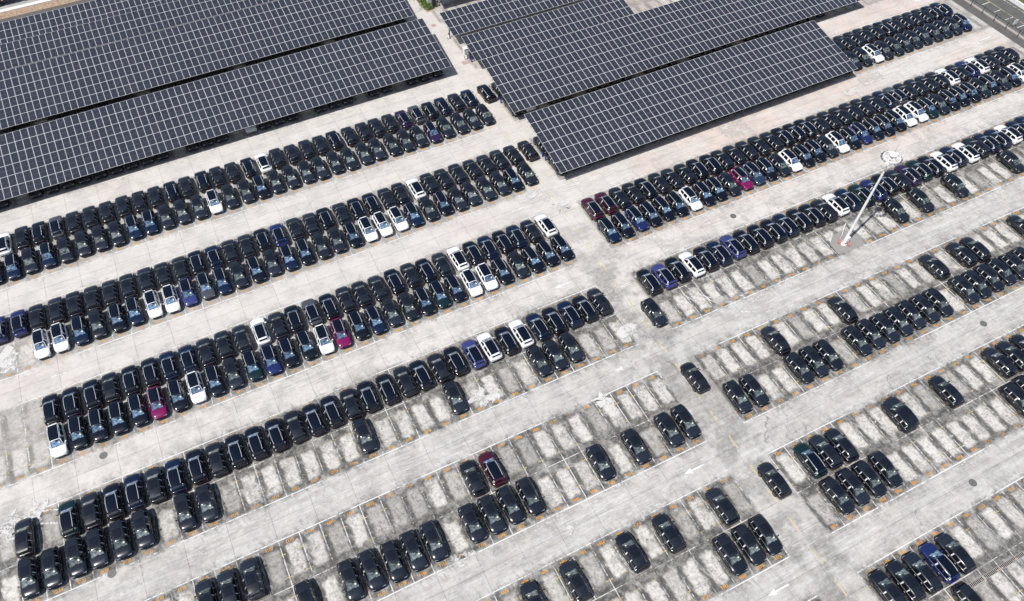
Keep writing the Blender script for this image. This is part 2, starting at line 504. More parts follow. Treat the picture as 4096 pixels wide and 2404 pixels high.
# bay numbers in orange stencil paint
NUM0 = {('L', 0): {'E': 54, 'F': 54, 'G': 53, 'H': 54, 'I': 54, 'J': 54}}


def number(pair, s, blk, k):
    """the text painted at the mouth of bay k; s<0 is the half row whose noses point to the camera"""
    if s < 0:
        let = pair[0]
        if blk == 'L': n = 2 * ((53 if let == 'G' else 54) - k)
        else: n = (110 if let == 'G' and k <= 31 else 112) - 2 * k
    else:
        let = pair[1]
        if blk == 'L': n = (105 if let == 'G' else 107) - 2 * k
        else: n = (109 if let == 'G' else 111) - 2 * k
    return '%s%03d' % (let, max(n, 1))


nums = []
for pair in ROWS[:7]:
    for blk in 'LR':
        if pair == 'JK' and blk == 'R': continue
        lo, hi = in_row(pair, 0, blk)
        for k in range(lo, hi):
            for s in (-1, 1):
                if pair == 'GH' and blk == 'R' and s < 0 and k in (31, 32): continue
                x, y = bay_x(blk, k), YC[pair] + s * 5.28
                if s > 0 and pair in ('HI', 'IJ', 'JK'): continue
                if pair == 'IJ' and blk == 'R' and k < 43: continue
                if seen(x, y, 0, 30): nums.append((dist(x, y), x, y, s, number(pair, s, blk, k)))
nums.sort()
fc = D.curves.new('num', 'FONT')
fc.size = 0.60; fc.offset = 0.014; fc.resolution_u = 2; fc.align_x = 'CENTER'; fc.align_y = 'CENTER'
fo = D.objects.new('num', fc); COL.objects.link(fo)
glyph = {}
for ch in '0123456789DEFGHIJK':
    fc.body = ch
    bpy.context.view_layer.update()
    me = D.meshes.new_from_object(fo.evaluated_get(bpy.context.evaluated_depsgraph_get()))
    v = np.zeros(len(me.vertices) * 3); me.vertices.foreach_get('co', v)
    v = v.reshape(-1, 3); c = (v.max(0) + v.min(0)) / 2
    glyph[ch] = ((v - c) * (0.80 if ch not in '1I' else 0.9, 1.02, 1), [tuple(p.vertices) for p in me.polygons])
    D.meshes.remove(me)
COL.objects.unlink(fo); D.objects.remove(fo); D.curves.remove(fc)


def text_mb(mb, txt, x, y, s, pitch=0.29, z=0.016, k=0.80):
    for i, ch in enumerate(txt):
        v, f = glyph[ch]
        ox = (i - (len(txt) - 1) / 2) * pitch * k
        sg = -1 if s > 0 else 1                       # upside down seen from the camera
        mb.add([(x + sg * (p[0] * k + ox), y + sg * p[1] * k, z) for p in v], f)


for d, x, y, s, t in nums[:300]:
    mb = MB(); text_mb(mb, t, 0, 0, s)
    link('bay_number', mb.mesh('bay_number', ['number']), ground, (x, y, 0))
if nums[300:]:
    mb = MB()
    for d, x, y, s, t in nums[300:]: text_mb(mb, t, x, y, s)
    stuff(link('far_bay_numbers', mb.mesh('far_bay_numbers', ['number']), ground))

# lane arrows, cross-lane dashes
arrow = MB().add([(-1.45, 0, 0.004), (-.35, .36, 0.004), (-.35, .11, 0.004), (1.45, .11, 0.004), (1.45, -.11, 0.004), (-.35, -.11, 0.004), (-.35, -.36, 0.004)],
                 [(0, 6, 5, 4, 3, 2, 1)]).mesh('lane_arrow', ['white_line'])
for x, y in ((38.2, 60.4), (38.9, 44.2), (38.8, 27.5), (38.9, 11.05), (38.7, 77.0), (-30.0, 77.1), (139.6, 77.4), (139.8, 60.7), (140.2, 93.4)):
    o = link('lane_arrow', arrow, ground, (x, y, 0))
    if x > 120: o.scale = (1.9, 1.3, 1)
dash = MB().add(flat(-.08, .08, -1.0, 1.0), [(0, 1, 2, 3)]).mesh('lane_dash', ['cross_yellow'])
yy = 4.0
while yy < 108:
    link('lane_dash', dash, ground, (45.4 + 0.0004 * yy, yy, 0)); yy += 4.07

# worn circles of dusty wheel marks where cars turned
track = MB()
def arc(mb, cx, cy, r, a0, a1, w, z, n=26):
    P = []
    for i in range(n + 1):
        a = math.radians(a0 + (a1 - a0) * i / n)
        P += [(cx + (r - w / 2) * math.cos(a), cy + (r - w / 2) * math.sin(a), z), (cx + (r + w / 2) * math.cos(a), cy + (r + w / 2) * math.sin(a), z)]
    mb.add(P, [(2 * i, 2 * i + 1, 2 * i + 3, 2 * i + 2) for i in range(n)])
zz = 0.020
for a in ((62.6, 50.6, 5.6, 120, 250, .22), (62.6, 50.6, 7.0, 125, 255, .22), (60.5, 53.5, 6.4, 190, 330, .22), (60.6, 53.3, 7.8, 195, 330, .22), (69.5, 50.8, 3.4, 150, 330, .2),
          (69.8, 50.6, 4.6, 160, 320, .2), (45.0, 52.5, 5.6, 270, 340, .22), (54.0, 36.0, 7.5, 95, 165, .22), (54.0, 36.0, 9.0, 95, 165, .2), (71.0, 7.5, 6.0, 10, 110, .16), (71.0, 7.5, 7.5, 0, 110, .16),
          (-36.5, 50.0, 6.5, 10, 80, .22), (-36.5, 50.0, 8.1, 10, 80, .22), (5.5, 32.0, 6.0, 70, 140, .2), (7.0, 31.6, 6.0, 75, 150, .2), (66.0, 20.5, 7.0, 170, 250, .18), (104, 44.0, 9.0, 60, 120, .2)):
    arc(track, *a[:5], a[5], zz); zz += 0.001
stuff(link('wheel_marks', track.mesh('wheel_marks', ['rubber_mark']), ground))
cement = MB()
for x, y, r in ((20.2, 48.4, 2.0), (42.6, 48.8, 1.6), (-36.2, 57.6, 2.6), (33.7, 41.0, 1.2), (-36.2, 82.8, 2.2), (64.1, 23.5, 1.3), (44.0, 78.6, 2.2), (45.6, 74.5, 1.6), (21.8, 27.6, 1.0), (8.6, 30.4, 1.6), (70.5, 17.0, 1.0)):
    n = 22; zz += 0.001
    cement.add([(x, y, zz)] + [(x + r * (.6 + .8 * rnd.random()) * math.cos(2 * math.pi * i / n), y + r * (.5 + .7 * rnd.random()) * math.sin(2 * math.pi * i / n), zz) for i in range(n)],
               [(0, i + 1, (i + 1) % n + 1) for i in range(n)])
stuff(link('cement_spills', cement.mesh('cement_spills', ['cement']), ground))
for x, y, w, h in ((81.5, 77.4, 5.4, 3.6), (112.5, 77.6, 5.0, 2.3), (109.2, 60.4, 4.0, 3.2), (75.9, 60.3, 1.8, 1.6), (106.5, 76.3, 3.0, 1.6)):
    zz += .001
    link('repair_patch', MB().add(flat(x - w / 2, x + w / 2, y - h / 2, y + h / 2, zz), [(0, 1, 2, 3)]).mesh('repair_patch', ['new_slab']), ground)

# ================================================================= the cars
def lerp(t, pts):
    for (a, u), (b, v) in zip(pts, pts[1:]):
        if t <= b: return u + (v - u) * max(0, (t - a)) / (b - a)
    return pts[-1][1]


XB = [(-2.30, .70), (-1.7, .86), (.2, .88), (1.22, .77)]
ZB = [(-2.30, 1.06), (0, 1.0), (1.22, .975)]
ZT = [(-2.30, 1.07), (-1.98, 1.50), (-1.5, 1.60), (-.3, 1.65), (.42, 1.58), (1.22, .985)]
XT = [(-2.30, .68), (-1.98, .57), (-1.5, .64), (-.3, .66), (.42, .60), (1.22, .74)]


def top(y, s, dz=0.0):
    return (s * lerp(y, XT), y, lerp(y, ZT) + .055 * (1 - s * s) + dz)


def side(y, t, sg, off=0.0):
    xb, xt, zb, zt = lerp(y, XB), lerp(y, XT), lerp(y, ZB), lerp(y, ZT)
    bulge = .03 * math.sin(math.pi * t)
    return (sg * (xb + (xt - xb) * t + bulge + off), y, zb + (zt - zb) * t + off * .35)


def sheet(mb, fn, A, B, mi=0, flip=False):
    n = len(B)
    vs = [fn(a, b) for a in A for b in B]
    fs = []
    for i in range(len(A) - 1):
        for j in range(n - 1):
            q = (i * n + j, i * n + j + 1, (i + 1) * n + j + 1, (i + 1) * n + j)
            fs.append(q[::-1] if flip else q)
    return mb.add(vs, fs, mi)


def span(a, b, n): return [a + (b - a) * i / (n - 1) for i in range(n)]


def car_parts(c):
    """list of (name, mesh, parent index or None, location)"""
    dull = c == 'k'
    P = []
    ST = [(-2.475, .60, .46, .84, .02), (-2.44, .75, .38, .96, .02), (-2.32, .86, .31, 1.03, .015), (-2.05, .945, .26, 1.06, .01), (-1.45, .975, .24, 1.045, .01), (-.6, .965, .22, 1.01, .01),
          (.3, .96, .22, .99, .015), (1.05, .97, .22, .985, .03), (1.6, .965, .24, .965, .05), (2.0, .93, .26, .90, .055), (2.24, .85, .30, .80, .045), (2.39, .74, .36, .69, .03), (2.475, .56, .43, .58, .02)]
    rings = []
    for y, w, zb, zt, cr in ST:
        h = [(.55 * w, zb), (.93 * w, zb + .03), (w, zb + .26), (w, zb + (zt - zb) * .62), (.975 * w, zt - .07), (.91 * w, zt - .005), (.55 * w, zt + cr * .8)]
        rings.append([(x, y, z) for x, z in h] + [(0, y, zt + cr)] + [(-x, y, z) for x, z in reversed(h)])
    b = MB().loft(rings)
    b.box(-.80, .80, -2.30, 2.25, .22, .30, 1)
    for sy in (1.43, -1.47):                                              # wheel arches
        for sg in (-1, 1):
            n = 12
            vs = [(sg * .979, sy, .40)] + [(sg * .979, sy + .45 * math.cos(math.pi * i / n), .40 + .45 * math.sin(math.pi * i / n)) for i in range(n + 1)]
            b.add(vs, [(0, i + 1, i + 2) if sg > 0 else (0, i + 2, i + 1) for i in range(n)], 1)
    for sg in (-1, 1): b.box(min(sg * .95, sg * .982), max(sg * .95, sg * .982), -1.0, .98, .26, .40, 1)
    b.box(-.55, .55, 2.40, 2.485, .44, .56, 1)
    b.box(-.70, .70, -2.485, -2.40, .46, .62, 1)
    P.append(('body', b.mesh('body', ['paint_' + c, 'trim'], True), None, None))
    ys = [-2.30, -2.14, -1.98, -1.75, -1.5, -.9, -.3, .1, .42, .82, 1.22]
    rings = []
    for y in ys:
        r = [side(y, t, 1) for t in (0, .5)] + [top(y, s) for s in (1, .5, 0, -.5, -1)] + [side(y, t, -1) for t in (.5, 0)]
        rings.append(r)
    P.append(('cabin', MB().loft(rings, closed=False).mesh('cabin', ['paint_' + c], True), None, None))
    sh = lambda y0, y1, ny, s, dz, name, mat: P.append((name, sheet(MB(), lambda y, q: top(y, q, dz), span(y0, y1, ny), span(-s, s, 7), 0, True).mesh(name, [mat], True), None, None))
    sh(-1.94, .40, 8, .97, .018, 'roof', 'roof_dull' if dull else 'roof_glass')
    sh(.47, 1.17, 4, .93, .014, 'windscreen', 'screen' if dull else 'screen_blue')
    sh(-2.24, -2.0, 3, .90, .014, 'rear_window', 'glass')
    if dull:
        sh(-1.05, .18, 6, .72, .030, 'sunroof', 'sunroof')
    else:
        for sg in (-1, 1):
            m = MB(); pts = [top(y, sg * .93, .055) for y in (-1.75, -1.2, -.5, .15, .42)]
            for a, q in zip(pts, pts[1:]): m.bar(a, q, .045, .045)
            P.append(('roof_rail', m.mesh('roof_rail', ['chrome']), None, None))
    sp = MB().loft([[(-.56, -1.96, 1.545), (.56, -1.96, 1.545), (.56, -1.96, 1.575), (-.56, -1.96, 1.575)], [(-.50, -2.17, 1.49), (.50, -2.17, 1.49), (.50, -2.17, 1.51), (-.50, -2.17, 1.51)]])
    P.append(('spoiler', sp.mesh('spoiler', ['paint_' + c if not (c == 'w') else 'paint_w']), None, None))
    for sg in (-1, 1):
        sd = lambda y0, y1, t0, t1, off, name, mat, ny=4: P.append((name, sheet(MB(), lambda y, t: side(y, t, sg, off), span(y0, y1, ny), [t0, (t0 + t1) / 2, t1], 0, sg < 0).mesh(name, [mat], True), None, None))
        sd(.14, 1.02, .10, .88, .012, 'side_window', 'glass')
        sd(-.95, -.13, .10, .88, .012, 'side_window', 'glass')
        sd(-1.82, -1.06, .14, .86, .012, 'side_window', 'glass')
        sd(-.09, .06, .14, .86, .016, 'pillar_film_and_glint', 'film_and_glint', 2)
        if dull: sd(-1.06, -.95, .10, .90, .016, 'pillar_film_and_glint', 'film_and_glint', 2)
        else: sd(-2.07, -1.96, .35, .90, .02, 'pillar_film_and_glint', 'film_and_glint', 3)  # glossy reflection on the rear pillar, painted as a white patch
        m = MB()
        sheet(m, lambda y, t: side(y, t, sg, .015), span(-1.86, 1.05, 7), [.02, .045], 0, sg < 0)
        sheet(m, lambda y, t: side(y, t, sg, .015), [-1.90, -1.83], [.02, .5, .9], 0, sg < 0)
        P.append(('window_trim', m.mesh('window_trim', ['chrome']), None, None))
        m = MB().loft([[(sg * .90, .80, 1.02), (sg * .90, .90, 1.02), (sg * .90, .90, 1.10), (sg * .90, .80, 1.10)], [(sg * 1.12, .74, 1.01), (sg * 1.10, .88, 1.01), (sg * 1.10, .88, 1.16), (sg * 1.12, .74, 1.16)]])
        P.append(('mirror', m.mesh('mirror', ['paint_' + c if c != 'w' else 'paint_w']), None, None))
        m = MB().add([(sg * .42, 2.395, .735), (sg * .80, 2.22, .82), (sg * .84, 2.20, .76), (sg * .44, 2.425, .665)], [(0, 1, 2, 3) if sg < 0 else (3, 2, 1, 0)])
        m.box(min(sg * .45, sg * .78), max(sg * .45, sg * .78), 2.24, 2.37, .69, .755)
        P.append(('headlight', m.mesh('headlight', ['lamp_w']), None, None))
        m = MB().box(min(sg * .22, sg * .78), max(sg * .22, sg * .78), -2.462, -2.36, .86, .93)
        P.append(('taillight', m.mesh('taillight', ['lamp_r']), None, None))
        for y in (.02, -1.02):
            m = MB().box(min(sg * .955, sg * .99), max(sg * .955, sg * .99), y, y + .20, .80, .835)
            P.append(('door_handle', m.mesh('door_handle', ['chrome']), None, None))
    m = sheet(MB(), lambda y, q: top(y, q, .022), [.74, .90], [-.72, -.46], 0, True)
    P.append(('windscreen_sticker', m.mesh('windscreen_sticker', ['sticker']), None, None))
    tyre = MB(); n = 18
    prof = [(.36, -.10), (.385, -.08), (.385, .09), (.36, .115), (.27, .115)]
    R = [[(w, r * math.cos(2 * math.pi * i / n), r * math.sin(2 * math.pi * i / n)) for i in range(n)] for r, w in prof]
    tyre.loft(R, cap=False); tyre.add(R[0], [tuple(range(n))])
    tm = tyre.mesh('wheel', ['tyre'], False)
    rim = MB()
    rim.rod((.06, 0, 0), (.075, 0, 0), .27, .27, 18, 1)
    rim.rod((.07, 0, 0), (.115, 0, 0), .06, .05, 8, 0)
    for i in range(5):
        a = 2 * math.pi * i / 5
        for e in (-.13, .13):
            rim.bar((.095, .05 * math.cos(a), .05 * math.sin(a)), (.10, .262 * math.cos(a + e), .262 * math.sin(a + e)), .03, .025)
    rim.loft([[(w, r * math.cos(2 * math.pi * i / n), r * math.sin(2 * math.pi * i / n)) for i in range(n)] for r, w in ((.27, .116), (.245, .118), (.24, .09))], cap=False)
    rm = rim.mesh('rim', ['rim', 'trim'])
    for sy in (1.43, -1.47):
        for sg in (-1, 1):
            P.append(('wheel', tm, None, ((sg * .885, sy, .385), 0 if sg > 0 else math.pi)))
            P.append(('rim', rm, len(P) - 1, None))
    return P


PROTO = {}
BASE = {'k': 'k', 'b': 'b'}


def proto(c):
    """cars of one build share their meshes; only the painted parts differ"""
    if c in PROTO: return PROTO[c]
    if c in 'kb': PROTO[c] = car_parts(c); return PROTO[c]
    if c in 'gsm' and c in PROTO: return PROTO[c]
    src = proto('b')
    out = []
    swap = {}
    for name, me, par, loc in src:
        if name in ('body', 'cabin', 'mirror', 'spoiler'):
            if me.name not in swap:
                q = me.copy(); q.materials[0] = M['paint_' + c]; swap[me.name] = q
            me = swap[me.name]
        out.append((name, me, par, loc))
    PROTO[c] = out
    return out


# rows of cars, read off the photograph bay by bay: (pair, half row, lot, first bay, colours)
LINES = [
    ('JK', 1, 'L', -14, 'wkbgkkkkkkbkbkkbwkkkkbkkkkPgbnkn'),
    ('JK', -1, 'L', -15, 'nnknkkkknnkkkwkkbkkkkkkkkkkkPkkkk'),
    ('IJ', 1, 'L', -15, 'UUkkkkkkkkkbnkkbUkkbkbbkkwkkkkkkk'),
    ('IJ', -1, 'L', -13, 'wwnkbnwwugnkbknbkkbwwwnkbkkkkbk'),
    ('HI', 1, 'L', -13, 'bbbkbbnnkkkwkbgbkkkbkbkwbnbnkw'),
    ('HI', -1, 'L', -13, 'wbbbbMbwbktUbbwMbnkkbtbwwbkbbb'),
    ('GH', 1, 'L', -13, 'tkbnknbkbbbkbbkbbkbkbuwbwnbnbk'),
    ('GH', 1, 'L', -15, 'k'),
    ('GH', -1, 'L', -15, 'kkkkkk.kk'), ('GH', -1, 'L', 1, 'k....k....kkk'),
    ('FG', 1, 'L', -8, 'kkk..........km'), ('FG', -1, 'L', -4, 'k.kkkkk.kkkk...k.k.kk'),
    ('EF', 1, 'L', 4, 'kk.k..k.k..k'), ('EF', -1, 'L', 14, 'kkk'),
    ('IJ', 1, 'R', 44, 'kkkkkbkkkkbn'), ('IJ', -1, 'R', 44, 'kkwkkkkkkkkn'),
    ('HI', 1, 'R', 19, 'mmkkbkkkbbkkkkkbbbkkkkkkngkkkkwkUwkkk'),
    ('HI', -1, 'R', 19, 'nbUbbbwbbkMsbkwbbkwbUbbbwwtkbbbkbkbwb'),
    ('GH', 1, 'R', 19, 'bubwbnubbbnbbkwntUbkPtbwnwknnwnn'),
    ('GH', -1, 'R', 36, 'k.k..k....k'),
    ('FG', 1, 'R', 23, 'k....k......k.kk...k'), ('FG', -1, 'R', 19, 'kk..kkk.kkkkkkk.kkkkkk'),
    ('EF', 1, 'R', 20, 'tkk..kk..k...kkk'), ('EF', -1, 'R', 20, 'kkkk........kk'),
    ('DE', 1, 'R', 19, 'kkkUk'), ('DE', -1, 'R', 21, 'kk...k'),
]
ODD = [('JK', 1, 'L', 18.25, 'b'), ('IJ', 1, 'L', 18.1, 'k'), ('IJ', -1, 'L', 18.0, '.'), ('GH', -1, 'R', 18.05, 'k'), ('FG', 1, 'R', 17.65, 'k'), ('EF', 1, 'R', 17.8, 'k')]
SHIFT = {('FG', 1, 'R', 28): -.2, ('FG', 1, 'R', 35): -.25, ('EF', 1, 'R', 24): .78, ('EF', 1, 'R', 25): .8, ('JK', 1, 'L'): -.15, ('JK', -1, 'L'): .1}
cars = []
for pair, s, blk, k0, seq in LINES:
    for i, c in enumerate(seq):
        if c == '.': continue
        k = k0 + i
        cars.append(dict(pair=pair, s=s, blk=blk, k=k, c=c, sh=SHIFT.get((pair, s, blk, k), SHIFT.get((pair, s, blk), 0.0))))
for pair, s, blk, k, c in ODD:
    if c != '.': cars.append(dict(pair=pair, s=s, blk=blk, k=k, c=c, sh=0.0, loose=True))
for q in cars:
    q['x'] = bay_x(q['blk'], q['k'] + q['sh']) + rnd.uniform(-.10, .10)
    q['y'] = YC[q['pair']] + q['s'] * (2.58 + rnd.uniform(-.10, .12)) + (.35 if q['pair'] == 'JK' and q['s'] > 0 else 0)
    q['a'] = (0 if q['s'] > 0 else math.pi) + math.radians(rnd.gauss(0, .8))
    q['d'] = (Vector((q['x'], q['y'], 1)) - CAM).length
    q['vis'] = seen(q['x'], q['y'], .9, 45)
# cars standing under the canopies; only noses and sides show
shade = []
for k in range(-22, 17):
    if k in (-19, -13, -3, 1, 6, 10, 13): continue
    shade.append(('KL', -1, 'L', k, 'w' if k == 2 else 'k'))
for k in range(19, 44): shade.append(('IJ', -1, 'R', k, 'k'))
shade += [('IJ', 1, 'R', k, 'k') for k in (19, 20, 43)]
for k in range(19, 47):
    if k not in (21, 24, 29, 33, 38): shade.append(('JK', -1, 'R', k, 'w' if k == 20 else 'n' if k == 43 else 'k'))
shade += [('JK', 1, 'R', 19, 'k')]
YC['LM'] = 136.5
shade += [('LM', -1, 'L', k, 'k') for k in range(-18, 17) if k % 7 != 3]

# ---- words that single each car out
ORD = ['', 'first', 'second', 'third', 'fourth', 'fifth', 'sixth', 'seventh', 'eighth', 'ninth', 'tenth', 'eleventh', 'twelfth', 'thirteenth', 'fourteenth', 'fifteenth', 'sixteenth',
       'seventeenth', 'eighteenth', 'nineteenth', 'twentieth']
LOOK = {'k': 'plain black', 'b': 'silver-railed black', 'n': 'navy blue', 'U': 'bright blue', 'u': 'violet-blue', 'w': 'white', 'M': 'magenta', 'm': 'maroon', 'P': 'dark purple', 'g': 'grey', 't': 'dark teal', 's': 'slate blue'}
NTH = {('L', 'JK'): 'first', ('L', 'IJ'): 'second', ('L', 'HI'): 'third', ('L', 'GH'): 'fourth', ('L', 'FG'): 'fifth', ('L', 'EF'): 'sixth',
       ('R', 'IJ'): 'first', ('R', 'HI'): 'second', ('R', 'GH'): 'third', ('R', 'FG'): 'fourth', ('R', 'EF'): 'fifth', ('R', 'DE'): 'sixth'}
SPARSE = {('GH', -1), ('FG', 1), ('FG', -1), ('EF', 1), ('EF', -1), ('DE', 1), ('DE', -1)}
lines = {}
for q in cars: lines.setdefault((q['blk'], q['pair'], q['s']), []).append(q)
for (blk, pair, s), L in lines.items():
    L = [q for q in L if q['vis'] and not q.get('loose')]
    L.sort(key=lambda q: q['x'])
    half = 'upper' if s > 0 else 'lower'
    where = f"{half} half, {'left' if blk == 'L' else 'right'} lot's {NTH[(blk, pair)]} double row"
    count = {}
    for q in L: count[q['c']] = count.get(q['c'], 0) + 1
    for i, q in enumerate(L):
        look = LOOK[q['c']]
        n, m = i + 1, len(L) - i
        if (pair, s) in SPARSE:
            left = i > 0 and L[i - 1]['k'] == q['k'] - 1
            right = i < len(L) - 1 and L[i + 1]['k'] == q['k'] + 1
            near = 'between two cars' if left and right else 'with a car on its right' if right else 'with a car on its left' if left else 'standing alone'
            q['label'] = f"{look} SUV {near}, in bay marked {number(pair, s, blk, q['k'])}"
            if count[q['c']] == 1 and q['c'] != 'k': q['label'] = f"only {look} SUV in the {where}"
            continue
        if count[q['c']] == 1 and q['c'] not in 'kb':
            q['label'] = f"only {look} SUV, {where}"; continue
        uniq = [(abs(j - i), j) for j, p in enumerate(L) if count[p['c']] == 1 and p['c'] not in 'kbn' and 0 < abs(j - i) <= 1]
        if uniq:
            j = uniq[0][1]
            q['label'] = f"{look} SUV {'left' if j > i else 'right'} of the {LOOK[L[j]['c']]} one, {where}"
        elif n <= m: q['label'] = f"{look} SUV {ORD[n]} from left, {where}"
        else: q['label'] = f"{look} SUV {ORD[m]} from right, {where}"
for q in cars:
    if q.get('loose'):
        q['label'] = {('JK', 1): 'silver-railed black SUV at right end of the top row, beside the solar canopy', ('IJ', 1): 'plain black SUV parked alone beside the front solar canopy corner',
                      ('GH', -1): 'plain black SUV alone in the cross lane just left of bay G072', ('FG', 1): 'plain black SUV on the yellow cross-lane dashes just left of bay G071',
                      ('EF', 1): 'plain black SUV on the cross lane just left of the dark teal one'}[(q['pair'], q['s'])]
CS = (1.02, 0.975, 0.97)
vis = sorted([q for q in cars if q['vis']], key=lambda q: q['d'])
GROUP = 'new SUVs parked in rows on the lot'
for q in vis[:300]:
    root = D.objects.new('parked_suv', None)
    COL.objects.link(root)
    root.location = (q['x'], q['y'], 0); root.rotation_euler = (0, 0, q['a'])
    root.empty_display_size = .5; root.scale = CS
    thing(root, q['label'], 'car', GROUP)
    made = []
    for name, me, par, loc in proto(q['c']):
        o = D.objects.new(name, me); COL.objects.link(o)
        o.parent = root if par is None else made[par]
        if loc: o.location = loc[0]; o.rotation_euler = (0, 0, loc[1])
        made.append(o)


def joined(name, items):
    V, F, MI, mats, base = [], [], [], [], 0
    skip = {'door_handle', 'windscreen_sticker'}
    for c, x, y, a in items:
        ca, sa = math.cos(a), math.sin(a)
        stack = proto(c)
        for nme, me, par, loc in stack:
            if nme in skip: continue
            l = loc
            if par is not None: l = stack[par][3]
            n = len(me.vertices); v = np.empty(n * 3); me.vertices.foreach_get('co', v); v = v.reshape(-1, 3)
            if l:
                if l[1]: v = v * (-1, -1, 1)
                v = v + np.array(l[0])
            v = v * np.array(CS)
            w = np.stack([x + v[:, 0] * ca - v[:, 1] * sa, y + v[:, 0] * sa + v[:, 1] * ca, v[:, 2]], 1)
            V.append(w)
            ids = []
            for m in me.materials:
                if m not in mats: mats.append(m)
                ids.append(mats.index(m))
            for p in me.polygons:
                F.append([i + base for i in p.vertices]); MI.append(ids[p.material_index])
            base += n
    me = D.meshes.new(name)
    me.from_pydata(np.concatenate(V).tolist(), [], F)
    for m in mats: me.materials.append(m)
    me.polygons.foreach_set('material_index', MI)
    me.polygons.foreach_set('use_smooth', [True] * len(F))
    me.update()
    return link(name, me)


far = [(q['c'], q['x'], q['y'], q['a']) for q in vis[300:]]
for pair, s, blk, k, c in shade:
    far.append((c, bay_x(blk, k), YC[pair] + s * (2.62 if pair != 'KL' else 2.75), (0 if s > 0 else math.pi) + math.radians(rnd.gauss(0, .6))))
stuff(joined('far_parked_suvs', far), 'rows of dark and white SUVs in the far part of the lot and under the canopies')

# ================================================================= solar canopies
PW, PD = 1.134, 2.246                                     # panel pitch across and up the slope
pm = MB()
w, h, fr, th = PW / 2 - .009, PD / 2 - .010, .030, .035
o4 = [(-w, -h), (w, -h), (w, h), (-w, h)]; i4 = [(-w + fr, -h + fr), (w - fr, -h + fr), (w - fr, h - fr), (-w + fr, h - fr)]
pm.add([(*p, th) for p in o4] + [(*p, th) for p in i4] + [(*p, th - .006) for p in i4] + [(*p, 0) for p in o4],
       [(i, (i + 1) % 4, 4 + (i + 1) % 4, 4 + i) for i in range(4)] + [(4 + i, 4 + (i + 1) % 4, 8 + (i + 1) % 4, 8 + i) for i in range(4)]
       + [(12 + i, 12 + (i + 1) % 4, (i + 1) % 4, i) for i in range(4)] + [(15, 14, 13, 12)], 0)
pm.add([(*p, th - .006) for p in i4], [(0, 1, 2, 3)], 1)
panel_mesh = pm.mesh('solar_panel', ['frame_al', 'pv'])


def canopy(x0, x1, yf, rows, label, zf=2.38, rise=0.1505, grp='solar canopies', clip=None):
    ncol = int(round((x1 - x0) / PW))
    root = D.objects.new('solar_canopy', None); COL.objects.link(root)
    root.location = (x0, yf, 0)
    thing(root, label, 'solar canopy', grp)
    ang = math.asin(rise); ca, sa = math.cos(ang), math.sin(ang)
    cells = []
    for i in range(ncol):
        for j in range(rows):
            sx, sy = (i + .5) * PW, (j + .5) * PD * ca
            sz = zf + (j + .5) * PD * sa
            X, Y = x0 + sx, yf + sy
            if not seen(X, Y, sz, 260): continue
            cells.append(((Vector((X, Y, sz)) - CAM).length if seen(X, Y, sz, 0) else 1e4 + abs(X), sx, sy, sz))
    cells.sort()
    for d, sx, sy, sz in cells[:300]:
        o = D.objects.new('solar_panel', panel_mesh); COL.objects.link(o); o.parent = root
        o.location = (sx, sy, sz + rnd.uniform(-.006, .006)); o.rotation_euler = (ang, 0, 0)
    if cells[300:]:
        V = np.array(pm.v); vv, ff, mm = [], [], []
        for d, sx, sy, sz in cells[300:]:
            b = len(vv) * len(V)
            vv.append(np.stack([V[:, 0] + sx, V[:, 1] * ca - V[:, 2] * sa + sy, V[:, 1] * sa + V[:, 2] * ca + sz], 1))
            ff += [[i + b for i in f] for f in pm.f]; mm += pm.m
        me = D.meshes.new('far_solar_panels'); me.from_pydata(np.concatenate(vv).tolist(), [], ff)
        me.materials.append(M['frame_al']); me.materials.append(M['pv_joined'])
        me.polygons.foreach_set('material_index', mm); me.update()
        stuff(link('far_solar_panels', me, root))
    L = ncol * PW; Wd = rows * PD
    at = lambda sx, t, dz=0: (sx, t * ca, zf + t * sa + dz)
    for t in np.linspace(.5, Wd - .5, rows * 2):
        link('purlin', MB().bar(at(-.12, t, -.09), at(L + .10, t, -.09), .07, .10).mesh('purlin', ['steel']), root)
    n = max(2, int(round(L / 7.5)))
    for i in range(n + 1):
        sx = .5 + (L - 1.0) * i / n
        if not seen(x0 + sx, yf + Wd / 2, 2, 600): continue
        link('rafter', MB().bar(at(sx, .2, -.24), at(sx, Wd - .2, -.24), .16, .20).mesh('rafter', ['dark_steel']), root)
        for t in ((Wd * .5,) if rows < 6 else (Wd * .46, Wd * .54)):
            m = MB(); top_ = at(sx, t, -.30)
            m.bar((sx, t * ca, 0), top_, .16, .16, 0)
            p = link('post', m.mesh('post', ['dark_steel']), root)
            link('blue_band', MB().box(sx - .09, sx + .09, t * ca - .09, t * ca + .09, .1, 1.1).mesh('blue_band', ['blue_paint']), p)
    return root


# glass for the joined panels: the same cells, by position on the roof
g = G('pv_glass_far')
x, y, z = g.obj()
pxn = g.m('FRACT', x / PW + 20.0) * PW - PW / 2
pyn = g.m('FRACT', y / (PD * 0.98860) + 20.0) - 0.5
cx = g.abs(g.m('FRACT', pxn / 0.177 + 20.0) - 0.5)
bus = g.abs(g.m('FRACT', pxn / 0.0885 + 20.25) - 0.5)
lines_ = g.max(g.step(cx, 0.41, 0.47), g.step(g.abs(pyn), 0.010, 0.005))
r = g.white(g.vec(g.floor(x / PW), g.floor(y / (PD * .98860)), 2.0))
cell = g.mix(r, (0.015, 0.018, 0.028), (0.022, 0.0245, 0.037))
cell = g.mix(g.step(bus, 0.30, 0.46) * 0.40, cell, (0.066, 0.074, 0.10))
col = g.mix(lines_ * 0.45, cell, (0.16, 0.17, 0.21))
col = g.mix(g.step(g.noise(g.vec(x, y), .5, 3), 0.40, 0.75) * 0.025 + .004, col, (0.35, 0.35, 0.36))
M['pv_joined'] = g.set(color=col, rough=0.18, spec=0.5)

